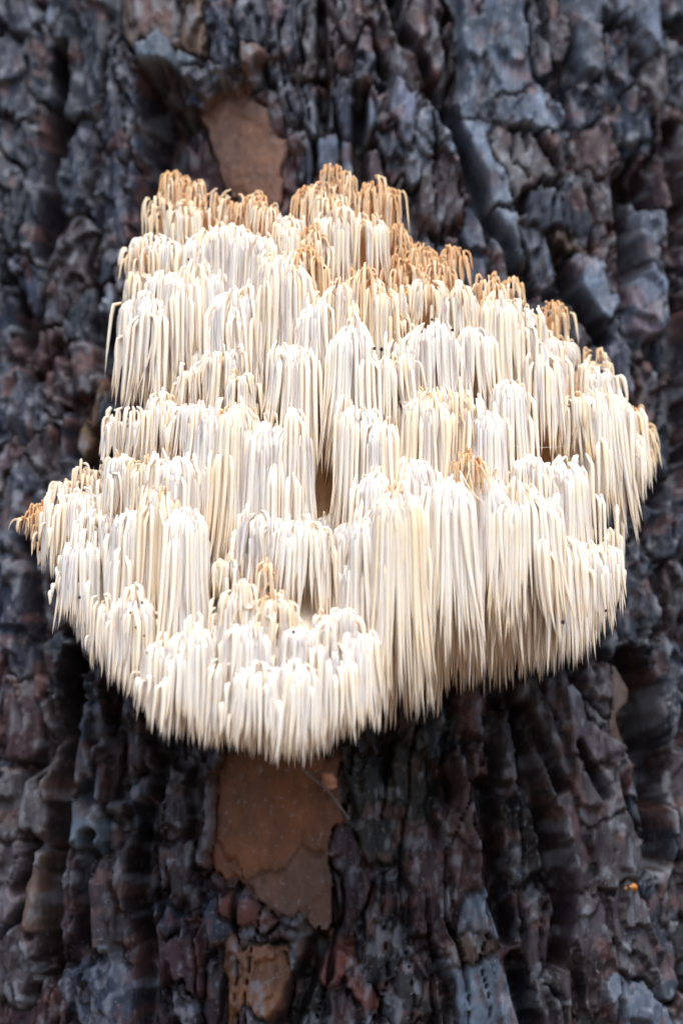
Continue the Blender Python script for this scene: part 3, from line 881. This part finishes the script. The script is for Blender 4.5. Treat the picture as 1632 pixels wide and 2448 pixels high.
# the body the branches grow from: a lumpy shelf hidden behind the spines
OUT = np.array([(370, 560), (430, 500), (600, 540), (700, 560), (800, 480), (920, 530), (1040, 660), (1200, 760), (1310, 860), (1420, 990), (1450, 1100),
                (1430, 1240), (1390, 1400), (1300, 1450), (1150, 1480), (1000, 1510), (860, 1580), (700, 1640), (580, 1640), (450, 1590), (330, 1520), (230, 1420),
                (190, 1330), (170, 1240), (280, 1080), (350, 990), (350, 800)], float)
nr, na = 34, 120
tt = np.linspace(0, len(OUT), na, endpoint=False)
ip = np.floor(tt).astype(int)
fr = (tt - ip)[:, None]
ring = OUT[ip % len(OUT)] * (1 - fr) + OUT[(ip + 1) % len(OUT)] * fr
cen = np.array([790.0, 1120.0])
Vb = []
for kr in range(nr + 6):
    rho = min(kr / (nr - 1), 1.0) * (1.0 if kr < nr else 1 - 0.38 * (kr - nr + 1) / 6)
    for w in range(na):
        px, py = cen + (ring[w] - cen) * rho
        dfront = max(float(depth(px, py)) - 0.026, 0.012) - 0.008 * rho ** 6
        lump = (fbm(np.array(px / 60.0), np.array(py / 60.0), 3, 2) - 0.5) * 0.016
        y = -(dfront + lump)
        if kr >= nr:
            y = y + (0.075) * (kr - nr + 1) / 6
        Vb.append(at_y(px, py, min(y, 0.05)))
Vb = np.array(Vb)
ib = np.arange((nr + 6) * na).reshape(nr + 6, na)
Fb = np.stack([ib[:-1], np.roll(ib, -1, 1)[:-1], np.roll(ib, -1, 1)[1:], ib[1:]], -1).reshape(-1, 4)
make_mesh('flesh', Vb, Fb[:, ::-1], M_FLESH, fungus, {'age_tint': np.full(len(Vb), 0.56)})  # white core tinted tan, painting in the warm bounced light of the gaps

# which spines show largest: a small depth buffer along each spine's middle line
GW, GH = 544, 816
sc_ = GW / PW
zb = np.full((GH, GW), 1e9)
zi = np.full((GH, GW), -1, np.int32)
for si, (V, ag, P, rad, tu) in enumerate(SH.items):
    f = np.linspace(0, len(P) - 1, 90)
    Pi = np.stack([np.interp(f, np.arange(len(P)), P[:, c]) for c in range(3)], -1)
    ri = np.interp(f, np.arange(len(P)), rad)
    for off in (-0.7, -0.25, 0.25, 0.7):
        Po = Pi.copy()
        Po[:, 0] += off * ri
        ax, ay, az = project(Po)
        xi, yi = (ax * sc_).astype(int), (ay * sc_).astype(int)
        ok = (xi >= 0) & (xi < GW) & (yi >= 0) & (yi < GH)
        xi, yi, az = xi[ok], yi[ok], az[ok]
        cl = az < zb[yi, xi]
        zb[yi[cl], xi[cl]] = az[cl]
        zi[yi[cl], xi[cl]] = si
vis = np.bincount(zi[zi >= 0], minlength=len(SH.items))
top = set(np.argsort(-vis)[:300].tolist())
rv, rf, ra, base_i = [], [], [], 0
for si, (V, ag, P, rad, tu) in enumerate(SH.items):
    if si in top:
        make_mesh('spine', V, STRI, M_SPINE, BRANCH[tu] if tu >= 0 else fungus, {'age_tint': ag})
    else:
        rv.append(V)
        rf.append(STRI + base_i)
        ra.append(ag)
        base_i += len(V)
o = make_mesh('spine_fringe', np.concatenate(rv), np.concatenate(rf), M_SPINE, fungus, {'age_tint': np.concatenate(ra)})
o['kind'] = 'stuff'
print('spines', len(SH.items))


# ------------------------------------------------------------------ small things
def front_point(px, py):
    """front of the nearest spine along this line of sight"""
    xi, yi = int(px * sc_), int(py * sc_)
    w = zb[max(yi - 3, 0):yi + 4, max(xi - 3, 0):xi + 4]
    z = float(w.min())
    d = ray(px, py)[0]
    return CAM + d * z


def blob(name, p, r, mat, squash=(1, 1, 1), seed=0, rag=0.3):
    rg = np.random.default_rng(seed)
    u = np.linspace(0, math.pi, 6)[1:-1]
    v = np.arange(8) / 8 * 2 * math.pi
    pts = [np.array([0, 0, 1.0])] + [np.array([math.sin(a) * math.cos(b), math.sin(a) * math.sin(b), math.cos(a)]) for a in u for b in v] + [np.array([0, 0, -1.0])]
    V = np.array(pts) * (1 + rg.uniform(-rag, rag, (len(pts), 1))) * r * np.array(squash) + p
    F = [(0, 1 + j, 1 + (j + 1) % 8) for j in range(8)]
    for k in range(3):
        for j in range(8):
            a, b, c, d = 1 + k * 8 + j, 1 + k * 8 + (j + 1) % 8, 9 + k * 8 + (j + 1) % 8, 9 + k * 8 + j
            F += [(a, d, c), (a, c, b)]
    F += [(33, 25 + (j + 1) % 8, 25 + j) for j in range(8)]
    return make_mesh(name, V, F, mat)


SPECKS = [(380, 518, 5), (451, 620, 4), (894, 833, 5), (912, 834, 6), (1032, 764, 4), (1081, 789, 5), (1279, 782, 5), (340, 1441, 4), (312, 1465, 4), (325, 1500, 3),
          (345, 1520, 3), (351, 1560, 3), (190, 1428, 4), (701, 1511, 4), (1345, 1487, 6), (1447, 1460, 4), (775, 640, 4), (242, 1105, 6), (225, 1118, 4)]
for k, (x, y, r) in enumerate(SPECKS):
    o = blob('dirt_speck', front_point(x, y), r * 0.72 * MPX, M_DIRT, (1, 0.6, 1.2), k)
    tag(o, 'tiny black crumb of dirt stuck to the white fungus', 'dirt speck', 'dirt specks on the fungus')


def strand(name, pts, r, mat):
    pts = np.array(pts, float)
    f = np.linspace(0, len(pts) - 1, 24)
    P = np.stack([np.interp(f, np.arange(len(pts)), pts[:, c]) for c in range(3)], -1)
    V, F = tube(P, np.full(24, r), 6)
    return make_mesh(name, V, F, mat)


def silk(pa, pb, label, sag=0.002):
    a, b = front_point(*pa), front_point(*pb)
    m_ = (a + b) / 2 - np.array([0, 0.004, sag])
    tag(strand('silk_thread', [a, m_, b], 0.00006, M_SILK), label, 'silk thread')


silk((640, 1120), (478, 1392), 'fine slanting silk thread across the dark hollow between the spines')
silk((1180, 1060), (1350, 1068), 'fine level silk thread stretched between spines below the long curtain')
silk((1110, 1232), (1235, 1372), 'fine slanting silk thread over the lower spines')
a, b = on_trunk(318, 940, 0.02), on_trunk(272, 1020, 0.004)
tag(strand('twig', [a, b], 0.0012, M_TWIG), 'thin dark twig poking out behind the fungus shelf', 'twig')
a, b = on_trunk(722, 1838, 0.004), on_trunk(835, 1960, 0.002)
tag(strand('pine_needle', [a, (a + b) / 2 + np.array([0.001, -0.001, 0.0015]), b], 0.0007, M_TWIG), 'thin grey needle stuck to the bark under the fungus', 'pine needle')
o = blob('bark_chip', on_trunk(782, 1872, 0.001), 0.0036, M_CHIP, (0.9, 0.45, 1.1), 40, 0.6)
tag(o, 'small salmon coloured bark chip under the fungus beside the needle', 'bark chip')
o = blob('resin_drop', on_trunk(1506, 2122, 0.004), 0.0024, M_RESIN, (1.2, 0.5, 0.6), 41, 0.55)
tag(o, 'small amber resin drop on a bark plate', 'resin drop')
